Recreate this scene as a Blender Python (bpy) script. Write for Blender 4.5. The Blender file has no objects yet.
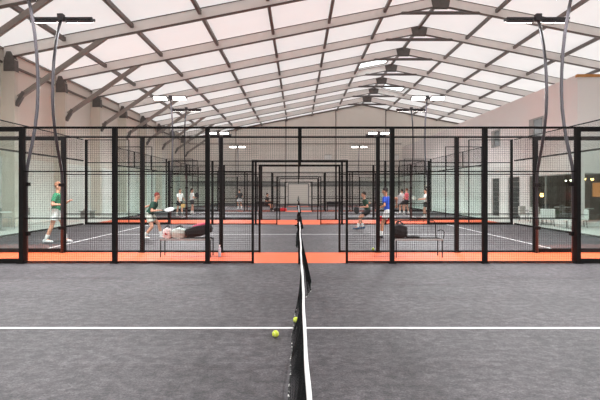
import bpy, bmesh, math, random
from mathutils import Vector, Matrix
random.seed(4)
C = bpy.context.scene.collection
PI = math.pi
V = Vector

# ------------------------------------------------------------------ materials
def srgb(c):
    return tuple(((v/255)/12.92 if v/255 <= .04045 else ((v/255+.055)/1.055)**2.4) for v in c) + (1,)

def mat(name, rgb, rough=.6, metal=0., var=.06, scale=12., bump=0., bscale=60., lin=False, spec=.5):
    m = bpy.data.materials.new(name); m.use_nodes = True
    nt = m.node_tree; N = nt.nodes; L = nt.links
    b = N['Principled BSDF']
    c = rgb + (1,) if lin else srgb(rgb)
    tc = N.new('ShaderNodeTexCoord')
    nz = N.new('ShaderNodeTexNoise'); nz.inputs['Scale'].default_value = scale; nz.inputs['Detail'].default_value = 4
    L.new(tc.outputs['Object'], nz.inputs['Vector'])
    mx = N.new('ShaderNodeMixRGB')
    mx.inputs[1].default_value = tuple(max(0, x*(1-var*2)) for x in c[:3]) + (1,)
    mx.inputs[2].default_value = tuple(min(1, x*(1+var*2)) for x in c[:3]) + (1,)
    L.new(nz.outputs['Fac'], mx.inputs[0]); L.new(mx.outputs[0], b.inputs['Base Color'])
    b.inputs['Roughness'].default_value = rough; b.inputs['Metallic'].default_value = metal
    b.inputs['Specular IOR Level'].default_value = spec
    if bump:
        n2 = N.new('ShaderNodeTexNoise'); n2.inputs['Scale'].default_value = bscale; L.new(tc.outputs['Object'], n2.inputs['Vector'])
        bp = N.new('ShaderNodeBump'); bp.inputs['Strength'].default_value = bump; bp.inputs['Distance'].default_value = .01
        L.new(n2.outputs['Fac'], bp.inputs['Height']); L.new(bp.outputs[0], b.inputs['Normal'])
    return m

def emit(name, rgb, s):
    m = bpy.data.materials.new(name); m.use_nodes = True
    nt = m.node_tree; nt.nodes.clear()
    e = nt.nodes.new('ShaderNodeEmission'); e.inputs[0].default_value = srgb(rgb); e.inputs[1].default_value = s
    o = nt.nodes.new('ShaderNodeOutputMaterial'); nt.links.new(e.outputs[0], o.inputs[0]); return m

def glass_mat(name, tint, gl=.08):
    m = bpy.data.materials.new(name); m.use_nodes = True
    nt = m.node_tree; nt.nodes.clear(); N = nt.nodes; L = nt.links
    t = N.new('ShaderNodeBsdfTransparent'); t.inputs[0].default_value = tuple(v**.5 for v in tint) + (1,)
    g = N.new('ShaderNodeBsdfGlossy'); g.inputs['Roughness'].default_value = .02
    lw = N.new('ShaderNodeLayerWeight'); lw.inputs['Blend'].default_value = .5; pw = N.new('ShaderNodeMath'); pw.operation = 'POWER'; pw.inputs[1].default_value = 4; L.new(lw.outputs['Facing'], pw.inputs[0])
    fr = N.new('ShaderNodeMath'); fr.operation = 'MULTIPLY_ADD'; fr.inputs[1].default_value = .14; fr.inputs[2].default_value = gl*.5; L.new(pw.outputs[0], fr.inputs[0])
    mx = N.new('ShaderNodeMixShader'); o = N.new('ShaderNodeOutputMaterial')
    L.new(fr.outputs[0], mx.inputs[0]); L.new(t.outputs[0], mx.inputs[1]); L.new(g.outputs[0], mx.inputs[2]); L.new(mx.outputs[0], o.inputs[0])
    return m

def roof_mat():
    m = bpy.data.materials.new('translucent_membrane'); m.use_nodes = True
    nt = m.node_tree; nt.nodes.clear(); N = nt.nodes; L = nt.links
    tc = N.new('ShaderNodeTexCoord'); nz = N.new('ShaderNodeTexNoise'); nz.inputs['Scale'].default_value = .35; nz.inputs['Detail'].default_value = 3
    L.new(tc.outputs['Object'], nz.inputs['Vector'])
    cr = N.new('ShaderNodeMixRGB'); cr.inputs[1].default_value = (.86, .815, .80, 1); cr.inputs[2].default_value = (.92, .88, .865, 1)
    L.new(nz.outputs['Fac'], cr.inputs[0])
    d = N.new('ShaderNodeBsdfDiffuse'); t = N.new('ShaderNodeBsdfTranslucent')
    L.new(cr.outputs[0], d.inputs[0]); L.new(cr.outputs[0], t.inputs[0])
    mx = N.new('ShaderNodeMixShader'); mx.inputs[0].default_value = .28
    o = N.new('ShaderNodeOutputMaterial')
    L.new(d.outputs[0], mx.inputs[1]); L.new(t.outputs[0], mx.inputs[2]); L.new(mx.outputs[0], o.inputs[0])
    return m

def turf_mat():
    m = bpy.data.materials.new('charcoal_turf'); m.use_nodes = True
    nt = m.node_tree; N = nt.nodes; L = nt.links; b = N['Principled BSDF']
    tc = N.new('ShaderNodeTexCoord')
    def noise(s, d=4, r=.6, sc=None):
        n = N.new('ShaderNodeTexNoise'); n.inputs['Scale'].default_value = s; n.inputs['Detail'].default_value = d; n.inputs['Roughness'].default_value = r
        if sc:
            mp = N.new('ShaderNodeMapping'); mp.inputs['Scale'].default_value = sc
            L.new(tc.outputs['Object'], mp.inputs['Vector']); L.new(mp.outputs[0], n.inputs['Vector'])
        else: L.new(tc.outputs['Object'], n.inputs['Vector'])
        return n
    big = noise(.8, 3); mid = noise(8, 6, .8, (1, 1.2, 1)); fine = noise(55, 3, .75)
    def ramp(n, p0, c0, p1, c1):
        r = N.new('ShaderNodeValToRGB'); r.color_ramp.elements[0].position = p0; r.color_ramp.elements[0].color = (c0,)*3+(1,)
        r.color_ramp.elements[1].position = p1; r.color_ramp.elements[1].color = (c1,)*3+(1,); L.new(n.outputs['Fac'], r.inputs[0]); return r
    r1 = ramp(big, .35, .8, .68, 1.18); r2 = ramp(mid, .42, .6, .66, 1.75); r3 = ramp(fine, .36, .6, .68, 1.6)
    def mul(a, bb):
        x = N.new('ShaderNodeMixRGB'); x.blend_type = 'MULTIPLY'; x.inputs[0].default_value = 1; L.new(a, x.inputs[1]); L.new(bb, x.inputs[2]); return x.outputs[0]
    base = N.new('ShaderNodeRGB'); base.outputs[0].default_value = (.062, .054, .059, 1)
    o = mul(base.outputs[0], r1.outputs[0]); o = mul(o, r2.outputs[0]); o = mul(o, r3.outputs[0])
    L.new(o, b.inputs['Base Color']); b.inputs['Roughness'].default_value = .62; b.inputs['Specular IOR Level'].default_value = .32
    bp = N.new('ShaderNodeBump'); bp.inputs['Strength'].default_value = .5; bp.inputs['Distance'].default_value = .01
    L.new(fine.outputs['Fac'], bp.inputs['Height']); L.new(bp.outputs[0], b.inputs['Normal'])
    return m

M = dict(
    black=mat('black_powder_coat', (28, 26, 26), .75, 0, .05, spec=.12), wire=mat('black_wire', (34, 32, 32), .6, 0, .05, spec=.2),
    mast=mat('dark_mast_paint', (62, 58, 62), .4, .3), lamp=mat('lamp_housing', (78, 75, 78), .5, .2),
    glow=emit('floodlight_glow', (255, 252, 246), 14), turf=turf_mat(),
    orange=mat('orange_floor_coating', (206, 88, 50), .6, 0, .05, 1.5, spec=.25),
    concrete=mat('pale_concrete', (198, 196, 190), .6, 0, .06, .8), line=mat('white_line_paint', (232, 230, 230), .8, 0, .03, 20),
    roof=roof_mat(), rafter=mat('beige_coated_steel', (236, 230, 226), .5, 0, .04, 2), purlin=mat('brown_grey_steel', (112, 103, 99), .5, .1),
    brace=mat('grey_beige_steel', (140, 130, 124), .5, .1), tie=mat('grey_tie_steel', (104, 98, 97), .5, .1), track=mat('dark_track', (104, 92, 86), .5), plate=mat('dark_galvanised_plate', (100, 94, 91), .6, .2, .15, 6),
    sheen_band=mat('pale_glass_sheen', (222, 222, 216), .7, 0, .03, .5), wallleft=mat('dull_beige_panel', (216, 207, 198), .8, 0, .03, .5), wall=mat('beige_wall_panel', (230, 221, 212), .75, 0, .03, .5), wallw=mat('white_pink_render', (232, 224, 221), .8, 0, .02, .4),
    column=mat('beige_column', (208, 198, 186), .6, 0, .04, 2), cap=mat('orange_timber_capping', (190, 130, 70), .6),
    white=mat('white_paint', (232, 230, 226), .5), cream=mat('cream_shutter', (214, 205, 196), .6, 0, .02), seam=mat('grey_seam', (120, 108, 102), .7),
    glass=glass_mat('court_glass', (.90, .96, .945)), cglass=glass_mat('window_glass', (.86, .90, .88)),
    dark=mat('dark_door_paint', (52, 52, 50), .4), grey=mat('grey_paint', (150, 148, 144), .6),
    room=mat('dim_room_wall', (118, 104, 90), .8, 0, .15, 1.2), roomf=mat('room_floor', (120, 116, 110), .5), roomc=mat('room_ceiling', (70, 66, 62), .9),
    bulb=emit('warm_bulb', (255, 190, 110), 9), bulbw=emit('white_bulb', (255, 240, 215), 9), bar=emit('amber_shelf_glow', (225, 140, 75), .8),
    steel=mat('brushed_steel', (176, 174, 172), .35, .6), tape=mat('white_net_tape', (238, 236, 236), .7, 0, .03, 30),
    net=mat('black_net_cord', (16, 16, 17), .8, 0, .1, spec=.1), ball=mat('yellow_felt', (206, 218, 74), .95, 0, .08, 60, .4, 300), seamw=mat('white_ball_seam', (236, 238, 214), .9),
    green=mat('leaf_green', (70, 98, 62), .6, 0, .2), pot=mat('clay_pot', (120, 110, 104), .8), tabletop=mat('white_laminate', (225, 225, 220), .4),
)

# ------------------------------------------------------------------ helpers
def link(name, bm, m, parent=None, smooth=False, **props):
    me = bpy.data.meshes.new(name); bm.normal_update(); bm.to_mesh(me); bm.free()
    if m: me.materials.append(M[m] if isinstance(m, str) else m)
    if smooth:
        for p in me.polygons: p.use_smooth = True
    o = bpy.data.objects.new(name, me); C.objects.link(o)
    if parent: o.parent = parent
    for k, v in props.items(): o[k] = v
    return o

def empty(name, loc=(0, 0, 0), rz=0, **props):
    o = bpy.data.objects.new(name, None); C.objects.link(o); o.location = loc; o.rotation_euler = (0, 0, rz); o.empty_display_size = .2
    for k, v in props.items(): o[k] = v
    return o

def B(): return bmesh.new()

def box(bm, lo, hi):
    xs, ys, zs = [(min(a, b), max(a, b)) for a, b in zip(lo, hi)]
    v = [bm.verts.new((x, y, z)) for z in zs for y in ys for x in xs]
    for f in ((0, 2, 3, 1), (4, 5, 7, 6), (0, 1, 5, 4), (2, 6, 7, 3), (0, 4, 6, 2), (1, 3, 7, 5)): bm.faces.new([v[i] for i in f])
    return v

def cbox(bm, c, s): return box(bm, [c[i]-s[i]/2 for i in range(3)], [c[i]+s[i]/2 for i in range(3)])

def rbox(bm, c, s, bev=.01, seg=2, rot=None):
    t = B(); cbox(t, (0, 0, 0), s)
    bmesh.ops.bevel(t, geom=t.edges[:], offset=bev, segments=seg, affect='EDGES', profile=.5)
    mx = Matrix.Translation(c) @ (rot if rot else Matrix())
    merge(bm, t, mx)

def merge(bm, t, mx=Matrix()):
    t.verts.index_update(); vs = [bm.verts.new(mx @ v.co) for v in t.verts]
    for f in t.faces: bm.faces.new([vs[v.index] for v in f.verts])
    t.free()

def frame_of(d):
    d = d.normalized(); a = V((0, 0, 1)) if abs(d.z) < .95 else V((0, 1, 0))
    u = d.cross(a).normalized(); return u, d.cross(u).normalized()

def tube(bm, pts, r, seg=8, caps=True):
    pts = [V(p) for p in pts]; n = len(pts); rs = r if isinstance(r, (list, tuple)) else [r]*n
    d0 = (pts[1]-pts[0]); u, w = frame_of(d0); rings = []
    for i, p in enumerate(pts):
        d = (pts[min(i+1, n-1)]-pts[max(i-1, 0)]).normalized()
        u = (u-d*u.dot(d)).normalized(); w = d.cross(u)
        rings.append([bm.verts.new(p+(u*math.cos(2*PI*k/seg)+w*math.sin(2*PI*k/seg))*rs[i]) for k in range(seg)])
    for a, b in zip(rings, rings[1:]):
        for k in range(seg): bm.faces.new((a[k], a[(k+1) % seg], b[(k+1) % seg], b[k]))
    if caps: bm.faces.new(rings[0][::-1]); bm.faces.new(rings[-1])

def beam(bm, p0, p1, w, h, up=V((0, 0, 1))):
    """box beam between two points, w across, h along 'up'"""
    p0, p1 = V(p0), V(p1); d = (p1-p0).normalized(); s = d.cross(up).normalized(); u = s.cross(d).normalized()
    vs = []
    for p in (p0, p1):
        for a, b in ((-1, -1), (1, -1), (1, 1), (-1, 1)): vs.append(bm.verts.new(p+s*a*w/2+u*b*h/2))
    for k in range(4): bm.faces.new((vs[k], vs[(k+1) % 4], vs[4+(k+1) % 4], vs[4+k]))
    bm.faces.new(vs[:4][::-1]); bm.faces.new(vs[4:])

def ell(bm, c, s, seg=14, rings=9, rot=None):
    t = B(); bmesh.ops.create_uvsphere(t, u_segments=seg, v_segments=rings, radius=1)
    merge(bm, t, Matrix.Translation(c) @ (rot if rot else Matrix()) @ Matrix.Diagonal((*s, 1)))

def lathe(bm, prof, c=(0, 0, 0), seg=20):
    rings = [[bm.verts.new((c[0]+r*math.cos(2*PI*k/seg), c[1]+r*math.sin(2*PI*k/seg), c[2]+z)) for k in range(seg)] for r, z in prof]
    for a, b in zip(rings, rings[1:]):
        for k in range(seg): bm.faces.new((a[k], a[(k+1) % seg], b[(k+1) % seg], b[k]))
    bm.faces.new(rings[0][::-1]); bm.faces.new(rings[-1])

def wires(bm, a, b, z0, z1, step=.05, w=.0027):
    """welded wire grid between plan points a and b (2D), from z0 to z1"""
    a, b = V((a[0], a[1], 0)), V((b[0], b[1], 0)); L = (b-a).length; d = (b-a)/L; n = V((-d.y, d.x, 0)); h = w/2
    k = max(1, int(round(L/step)))
    for i in range(k+1):
        p = a+d*(L*i/k); vs = []
        for z in (z0, z1):
            for s, t in ((-h, -h), (h, -h), (h, h), (-h, h)): vs.append(bm.verts.new(p+d*s+n*t+V((0, 0, z))))
        for j in range(4): bm.faces.new((vs[j], vs[(j+1) % 4], vs[4+(j+1) % 4], vs[4+j]))
    k = max(1, int(round((z1-z0)/step)))
    for i in range(k+1):
        z = z0+(z1-z0)*i/k; vs = []
        for p in (a, b):
            for s, t in ((-h, -h), (h, -h), (h, h), (-h, h)): vs.append(bm.verts.new(p+n*(s+w*.8)+V((0, 0, z+t))))
        for j in range(4): bm.faces.new((vs[j], vs[(j+1) % 4], vs[4+(j+1) % 4], vs[4+j]))

# ------------------------------------------------------------------ camera
cam = bpy.data.objects.new('camera', bpy.data.cameras.new('camera')); C.objects.link(cam)
cam.location = (-.04, 0, 1.6); cam.rotation_euler = (PI/2, 0, 0)
cam.data.sensor_width = 36; cam.data.lens = 36*477/600; cam.data.shift_x = 2/600; cam.data.shift_y = -9.5/600
cam.data.clip_start = .05; cam.data.clip_end = 300
bpy.context.scene.camera = cam

# ------------------------------------------------------------------ setting: floor
FY = [10.5, 12.36, 22.45, 26.0, 36.1, 37.8, 47.6]
ZE = 57.3; XL = -13.1; XR = 28.0; Y0 = -8.0
def slab(name, x0, x1, y0, y1, z0, z1, m, parent=None):
    bm = B(); box(bm, (x0, y0, z0), (x1, y1, z1)); return link(name, bm, m, parent, kind='structure')
slab('floor', XL-.2, XR, Y0, ZE+.2, -.2, -.004, 'concrete')
courts = [(.4, FY[0]), (FY[1], FY[2]), (FY[3], FY[4]), (FY[5], FY[6]), (FY[6]+1.2, ZE-.1)]
for i, (a, b) in enumerate(courts):
    f = slab('court_floor', -10.1, 10.1, a-.03, b+.03, -.1, 0, 'turf')
    bm = B(); ym = (a+b)/2 + (.1 if i == 0 else 0)
    if i < 4:
        for sx in (-1, 1): box(bm, (sx*6.95-.025, a+.04, 0), (sx*6.95+.025, b-.04, .003))
        box(bm, (-6.925, ym-.025, 0), (6.925, ym+.025, .003))
        link('line_marking', bm, 'line', f, kind='structure')
for a, b in ((FY[0], FY[1]), (FY[2], FY[3]), (FY[4], FY[5]), (FY[6], FY[6]+1.2)):
    slab('aisle_floor', -10.1, 10.1, a+.03, b-.03, -.1, -.001, 'orange')

# ------------------------------------------------------------------ setting: hall shell
RX, RZ, SL = 7.6, 12.0, .197
def R(x): return RZ-SL*abs(x-RX)
FR = [30.16+4.53*j for j in range(-7, 6)]
HATCH = ((4.75, 7.1, 35.1, 38.8), (8.3, 10.3, 44.0, 47.8))
bm = B()
xs = sorted([XL-.1, RX, XR]+[h[k] for h in HATCH for k in (0, 1)]); ys = sorted([Y0, ZE]+[y for y in FR if y < ZE-.1]+[h[k] for h in HATCH for k in (2, 3)])
for x0, x1 in zip(xs, xs[1:]):
    for y0, y1 in zip(ys, ys[1:]):
        if any(h[0] <= (x0+x1)/2 <= h[1] and h[2] <= (y0+y1)/2 <= h[3] for h in HATCH): continue
        bm.faces.new([bm.verts.new((x, y, R(x))) for x, y in ((x0, y0), (x1, y0), (x1, y1), (x0, y1))])
bmesh.ops.remove_doubles(bm, verts=bm.verts, dist=.001)
link('ceiling', bm, 'roof', kind='structure')

def gable(name, y, m):
    bm = B(); pts = [(XL-.1, 0), (XR, 0), (XR, R(XR)), (RX, RZ), (XL-.1, R(XL-.1))]
    f = [bm.verts.new((x, y, z)) for x, z in pts]; g = [bm.verts.new((x, y+.2, z)) for x, z in pts]
    bm.faces.new(f); bm.faces.new(g[::-1])
    for k in range(5): bm.faces.new((f[k], g[k], g[(k+1) % 5], f[(k+1) % 5]))
    return link(name, bm, m, kind='structure')
wb = gable('wall_back', ZE, 'wall'); gable('wall_front', Y0-.2, 'wall')
slab('wall_left', XL-.2, XL, Y0, ZE, 0, R(XL), 'wallleft'); slab('wall_right', XR, XR+.2, Y0, ZE, 0, R(XR), 'wall')
n = 0
def trim(x0, x1, y0, y1, z0, z1, m):
    global n; n += 1; return slab('trim_%d' % n, x0, x1, y0, y1, z0, z1, m)
for x in (-7.5, -1.5, 4.5, 10.5): trim(x-.05, x+.05, ZE-.04, ZE, 0, R(x)-.1, 'seam')
trim(XL, 12.4, ZE-.05, ZE-.001, 7.15, 7.25, 'seam')
trim(XL, -1.4, ZE-.12, ZE-.06, 2.1, 2.65, 'grey'); trim(1.4, 12.4, ZE-.12, ZE-.06, 2.1, 2.65, 'grey')
for x0, x1 in ((XL-.1, RX), (RX, XR)):
    bm = B(); beam(bm, (x0, ZE-.06, R(x0)-.1), (x1, ZE-.06, R(x1)-.1), .1, .14); n += 1; link('trim_%d' % n, bm, 'track', kind='structure')
# far shutter door in the back wall
d1 = slab('door_1', -1.15, 1.15, ZE-.08, ZE-.01, .05, 2.42, 'cream')
bm = B(); [box(bm, (-1.15, ZE-.088, .05+.237*k), (1.15, ZE-.079, .06+.237*k)) for k in range(1, 10)]; link('shutter_groove', bm, 'seam', d1, kind='structure')
bm = B(); box(bm, (-1.24, ZE-.1, 0), (-1.15, ZE, 2.5)); box(bm, (1.15, ZE-.1, 0), (1.24, ZE, 2.5)); box(bm, (-1.15, ZE-.1, 2.42), (1.15, ZE, 2.5)); link('door_frame', bm, 'grey', d1, kind='structure')
# left wall horizontal members and white door
trim(XL, XL+.08, Y0, ZE, 7.2, 7.3, 'track'); trim(XL, XL+.1, Y0, ZE, R(XL)-.1, R(XL)-.02, 'brace')
trim(XL, XL+.035, Y0, ZE, 0, 3.1, 'sheen_band')  # pale lower band paints the brightness of glass reflections onto the wall
d2 = slab('door_2', XL+.035, XL+.12, 31.6, 33.4, 0, 3.0, 'white')
bm = B(); tube(bm, [(XL+.12, 33.0, 1.05), (XL+.17, 33.0, 1.05), (XL+.17, 32.86, 1.05)], .015); link('door_handle', bm, 'dark', d2, True, kind='structure')

# portal frames
for i, y in enumerate(FR):
    e = empty('roof_beam', (0, y, 0), kind='structure')
    for x0, x1 in ((XL+.1, RX), (XR-.1, RX)):
        bm = B(); beam(bm, (x0, 0, R(x0)-.25), (x1, 0, R(x1)-.25), .16, .46); link('rafter', bm, 'rafter', e, kind='structure')
        for dz in (-.49, -.02):
            bm = B(); beam(bm, (x0, 0, R(x0)+dz), (x1, 0, R(x1)+dz), .2, .035); link('rafter_flange', bm, 'track', e, kind='structure')
    bm = B(); box(bm, (XL, -.13, 0), (XL+.6, .13, R(XL)-.55)); link('column', bm, 'column', e, kind='structure')
    bm = B(); pr = [(XL+.12, 6.85), (XL+.62, 6.85), (XL+.6, 7.35), (XL+.42, 7.72), (XL+.25, 7.72), (XL+.12, 7.3)]
    for s in (-.15,): 
        a = [bm.verts.new((x, s, z)) for x, z in pr]; b = [bm.verts.new((x, s+.3, z)) for x, z in pr]
        bm.faces.new(a); bm.faces.new(b[::-1])
        for k in range(6): bm.faces.new((a[k], b[k], b[(k+1) % 6], a[(k+1) % 6]))
    link('eave_plate', bm, 'plate', e, kind='structure')
    bm = B(); beam(bm, (XL+.72, 0, 5.72), (-8.54, 0, R(-8.54)-.44), .14, .2); link('knee_brace', bm, 'brace', e, kind='structure')
    bm = B(); beam(bm, (XL+.6, 0, 5.35), (XL+.95, 0, 5.95), .16, .16); link('brace_bracket', bm, 'plate', e, kind='structure')
    bm = B(); beam(bm, (XR-.72, 0, 5.72), (23.7, 0, R(23.7)-.44), .14, .2); link('knee_brace', bm, 'brace', e, kind='structure')
    bm = B(); box(bm, (XR-.6, -.13, 0), (XR, .13, R(XR)-.55))
    if y < 21: link('column', bm, 'column', e, kind='structure')
    else: bm.free()
    bm = B(); pr = [(RX-.52, RZ-.12), (RX, RZ-.02), (RX+.52, RZ-.12), (RX+.42, RZ-.62), (RX-.42, RZ-.62)]
    a = [bm.verts.new((x, -.13, z)) for x, z in pr]; b = [bm.verts.new((x, .13, z)) for x, z in pr]
    bm.faces.new(a); bm.faces.new(b[::-1])
    for k in range(5): bm.faces.new((a[k], b[k], b[(k+1) % 5], a[(k+1) % 5]))
    link('ridge_plate', bm, 'plate', e, kind='structure')
    bm = B(); tube(bm, [(RX-2.35, 0, 11.08), (RX-2.05, 0, 11.14), (RX+2.05, 0, 11.14), (RX+2.35, 0, 11.08)], [.04, .1, .1, .04]); link('tie_bar', bm, 'tie', e, kind='structure')
# purlins running the length of the hall
for k in range(-6, 7):
    x = RX+2.99*k; z = R(x)-.2 if k else R(x)-.1
    bm = B(); box(bm, (x-.07, Y0, z-.09), (x+.07, ZE-.05, z+.09)); link('roof_beam', bm, 'purlin', kind='structure')
# two ridge vents: raised frames with a pane
for i, (x0, x1, y0, y1) in enumerate(HATCH):
    bm = B(); z = lambda x: R(x)+.02
    for (xa, ya, xb, yb) in ((x0, y0, x1, y0), (x0, y1, x1, y1), (x0, y0, x0, y1), (x1, y0, x1, y1), (x0, (y0+y1)/2, x1, (y0+y1)/2)):
        beam(bm, (xa, ya, z(xa)), (xb, yb, z(xb)), .09, .09)
    hw = link('window_%d' % (i+1), bm, 'brace', kind='structure'); g = B(); g.faces.new([g.verts.new((x, y, z(x))) for x, y in ((x0, y0), (x1, y0), (x1, y1), (x0, y1))]); link('window_pane', g, 'cglass', hw, kind='structure')

# ------------------------------------------------------------------ setting: inner building on the right
BX, BY, BH = 12.5, 21.4, 6.69
T = .2
def wl(*a, m='wallw'): return slab('wall_cafe', *a, m)
HD = 2.38
wl(BX, BX+T, BY, ZE, HD, BH)                                        # above openings, long face
for y0, y1 in ((BY, 21.78), (25.9, 27.0), (28.5, 29.7), (30.9, ZE)): wl(BX, BX+T, y0, y1, 0, HD)
wl(BX+T, XR, BY, BY+T, HD, BH); wl(BX+T, 12.82, BY, BY+T, 0, HD); wl(17.0, XR, BY, BY+T, 0, HD)
slab('roof_slab', BX, XR, BY, ZE, BH, BH+.12, 'wallw')
trim(BX-.04, XR, BY-.05, BY+.1, BH, BH+.12, 'cap')
# opening frames, doors, glazing
def pane(x0, x1, y0, y1, z0, z1, idx, mull=()):
    bm = B(); t = .05
    if abs(x1-x0) < .2:
        box(bm, (x0, y0, z0), (x1, y0+t, z1)); box(bm, (x0, y1-t, z0), (x1, y1, z1)); box(bm, (x0, y0+t, z0), (x1, y1-t, z0+.06)); box(bm, (x0, y0+t, z1-.05), (x1, y1-t, z1))
        for y in mull: box(bm, (x0, y-.025, z0+.06), (x1, y+.025, z1-.05))
        w = link('window_%d' % idx, bm, 'grey', kind='structure'); g = B(); xm = (x0+x1)/2; box(g, (xm-.004, y0+t, z0+.06), (xm+.004, y1-t, z1-.05))
    else:
        box(bm, (x0, y0, z0), (x0+t, y1, z1)); box(bm, (x1-t, y0, z0), (x1, y1, z1)); box(bm, (x0+t, y0, z0), (x1-t, y1, z0+.06)); box(bm, (x0+t, y0, z1-.05), (x1-t, y1, z1))
        for x in mull: box(bm, (x-.025, y0, z0+.06), (x+.025, y1, z1-.05))
        w = link('window_%d' % idx, bm, 'grey', kind='structure'); g = B(); ym = (y0+y1)/2; box(g, (x0+t, ym-.004, z0+.06), (x1-t, ym+.004, z1-.05))
    link('window_pane', g, 'cglass', w, kind='structure')
pane(BX+.05, BX+.12, 21.78, 25.9, .2, HD, 3, (24.3,)); pane(12.82, 17.0, BY+.06, BY+.12, .2, HD, 4, (14.9,))
trim(BX-.03, BX+T, 21.78, 25.9, 0, .2, 'white'); trim(12.82, 17, BY-.03, BY+T, 0, .2, 'white')
for i, (y0, y1) in enumerate(((27.0, 28.5), (29.7, 30.9))):
    dd = slab('door_%d' % (i+3), BX+.07, BX+.13, y0+.04, y1-.04, .01, HD-.03, 'dark')
    bm = B(); tube(bm, [(BX+.02, y0+.18, .95), (BX+.02, y0+.18, 1.25)], .014); box(bm, (BX+.02, y0+.17, .97), (BX+.07, y0+.19, .99)); box(bm, (BX+.02, y0+.17, 1.21), (BX+.07, y0+.19, 1.23)); link('door_handle', bm, 'steel', dd, kind='structure')
    bm = B(); [box(bm, (BX+.055, y0+.04, .3+.3*k), (BX+.069, y1-.04, .32+.3*k)) for k in range(7)]; link('door_rail', bm, 'grey', dd, kind='structure')
# upper windows: flat wide grey strip at far side paints the lit recess jamb
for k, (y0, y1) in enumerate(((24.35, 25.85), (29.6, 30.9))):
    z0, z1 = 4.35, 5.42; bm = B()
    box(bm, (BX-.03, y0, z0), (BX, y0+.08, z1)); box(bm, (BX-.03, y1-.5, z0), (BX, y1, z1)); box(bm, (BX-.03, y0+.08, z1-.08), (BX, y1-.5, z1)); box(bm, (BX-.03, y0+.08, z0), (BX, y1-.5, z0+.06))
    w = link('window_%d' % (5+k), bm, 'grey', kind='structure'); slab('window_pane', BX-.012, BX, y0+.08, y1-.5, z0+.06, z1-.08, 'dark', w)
# cafe room
slab('floor_cafe', BX+T, 19.2, BY+T, 31.4, 0, .02, 'roomf'); slab('ceiling_cafe', BX+T, 19.2, BY+T, 31.4, 2.6, 2.7, 'roomc')
slab('wall_cafe_back', 19.2, 19.3, BY+T, 31.4, 0, 2.6, 'room'); slab('wall_cafe_far', BX+T, 19.2, 31.4, 31.5, 0, 2.6, 'room')

# ------------------------------------------------------------------ fences
def fence(y, label):
    e = empty('court_fence', (0, y, 0), label=label, category='fence', group='black wire mesh court fences')
    P = lambda nm, b: link(nm, b, 'black', e)
    for x in (-6.11, -4.07, -2.03, 2.03, 4.07, 6.11):
        bm = B(); box(bm, (x-.045, -.06, 0), (x+.045, .06, 3.0)); box(bm, (x-.08, -.09, 0), (x+.08, .09, .012)); P('post', bm)
    for x in (-1.035, 1.035): bm = B(); box(bm, (x-.025, -.03, 0), (x+.025, .03, 2.27)); P('door_post', bm)
    bm = B(); box(bm, (-1.01, -.03, 2.22), (1.01, .03, 2.27)); P('lintel', bm)
    bm = B(); box(bm, (-.04, -.04, 2.27), (.04, .04, 2.96)); P('short_post', bm)
    bm = B(); box(bm, (-6.155, -.03, 2.965), (6.155, .03, 3.005)); P('top_rail', bm)
    for sx in (-1, 1):
        bm = B(); box(bm, (sx*1.06, -.025, .01), (sx*6.065, .025, .045)); P('bottom_rail', bm)
        for z in (.99, 2.02): bm = B(); box(bm, (sx*1.06, -.012, z-.012), (sx*6.065, .012, z+.012)); P('middle_rail', bm)
        for a, b, z0 in ((4.115, 6.065, .05), (2.075, 4.025, .05), (1.06, 1.985, .05), (.04, 1.06, 2.28)):
            bm = B(); wires(bm, (sx*a, 0), (sx*b, 0), z0, 2.96); link('mesh_panel', bm, 'wire', e)
        # glazed bays
        for a, b in ((6.155, 7.96), (8.04, 9.96)):
            bm = B(); box(bm, (sx*a, -.005, .1), (sx*b, .005, 2.9)); link('glass_pane', bm, 'glass', e)
            for z0, z1 in (((2.9, 3.0), (.005, .1)) if y < 20 else ((2.9, 2.935), (.005, .1))): bm = B(); box(bm, (sx*a, -.04, z0), (sx*b, .04, z1)); P('glass_frame', bm)
        q = .04 if y < 20 else .015
        bm = B(); box(bm, (sx*8-q, -.04, 0), (sx*8+q, .04, 4.0)); P('post', bm)
        bm = B(); box(bm, (sx*9.96, -.05, 0), (sx*10.06, .05, 4.0)); P('post', bm)
        bm = B(); wires(bm, (sx*8.04, 0), (sx*9.96, 0), 3.02, 3.97); link('mesh_panel', bm, 'wire', e)
        bm = B(); box(bm, (sx*8.04, -.02, 3.96), (sx*9.96, .02, 4.0)); P('top_rail', bm)
    return e
FL = ['black wire mesh fence with doorway closest to camera, at far edge of the front court',
      'black wire mesh fence just behind the first orange aisle and its benches',
      'black wire mesh fence at the back of the second court, before the second orange strip',
      'black wire mesh fence just behind the second orange strip',
      'black wire mesh fence at the back of the third court, before the thin third strip',
      'black wire mesh fence just behind the third thin orange strip',
      'farthest black wire mesh fence, around the small doorway nearest the cream shutter']
for y, l in zip(FY, FL): fence(y, l)

def end_wall(sx, a, b, label):
    e = empty('glass_end_wall', (sx*10.12, a, 0), label=label, category='glass wall', group='glass end walls of the courts')
    L = b-a; k = 3 if a > 20 else 1; P = lambda nm, bb: link(nm, bb, 'black', e)
    bm = B(); box(bm, (-.035, .07, .005), (.035, L-.07, .07)); P('bottom_rail', bm)
    bm = B(); box(bm, (-.03, .07, 2.97), (.03, L-.07, 3.03)); P('glass_top_rail', bm)
    bm = B(); box(bm, (-.02, .07, 3.97), (.02, L-.07, 4.0)); P('mesh_top_rail', bm)
    bm = B(); wires(bm, (0, .07), (0, L-.07), 3.04, 3.96); link('mesh_panel', bm, 'wire', e)
    for i in range(k):
        y0 = .07+(L-.14)*i/k; y1 = .07+(L-.14)*(i+1)/k
        bm = B(); box(bm, (-.005, y0+.01, .075), (.005, y1-.01, 2.965)); link('glass_pane', bm, 'glass', e)
        if i: bm = B(); box(bm, (-.025, y0-.025, 3.03), (.025, y0+.025, 3.97)); P('upper_post', bm)
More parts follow.
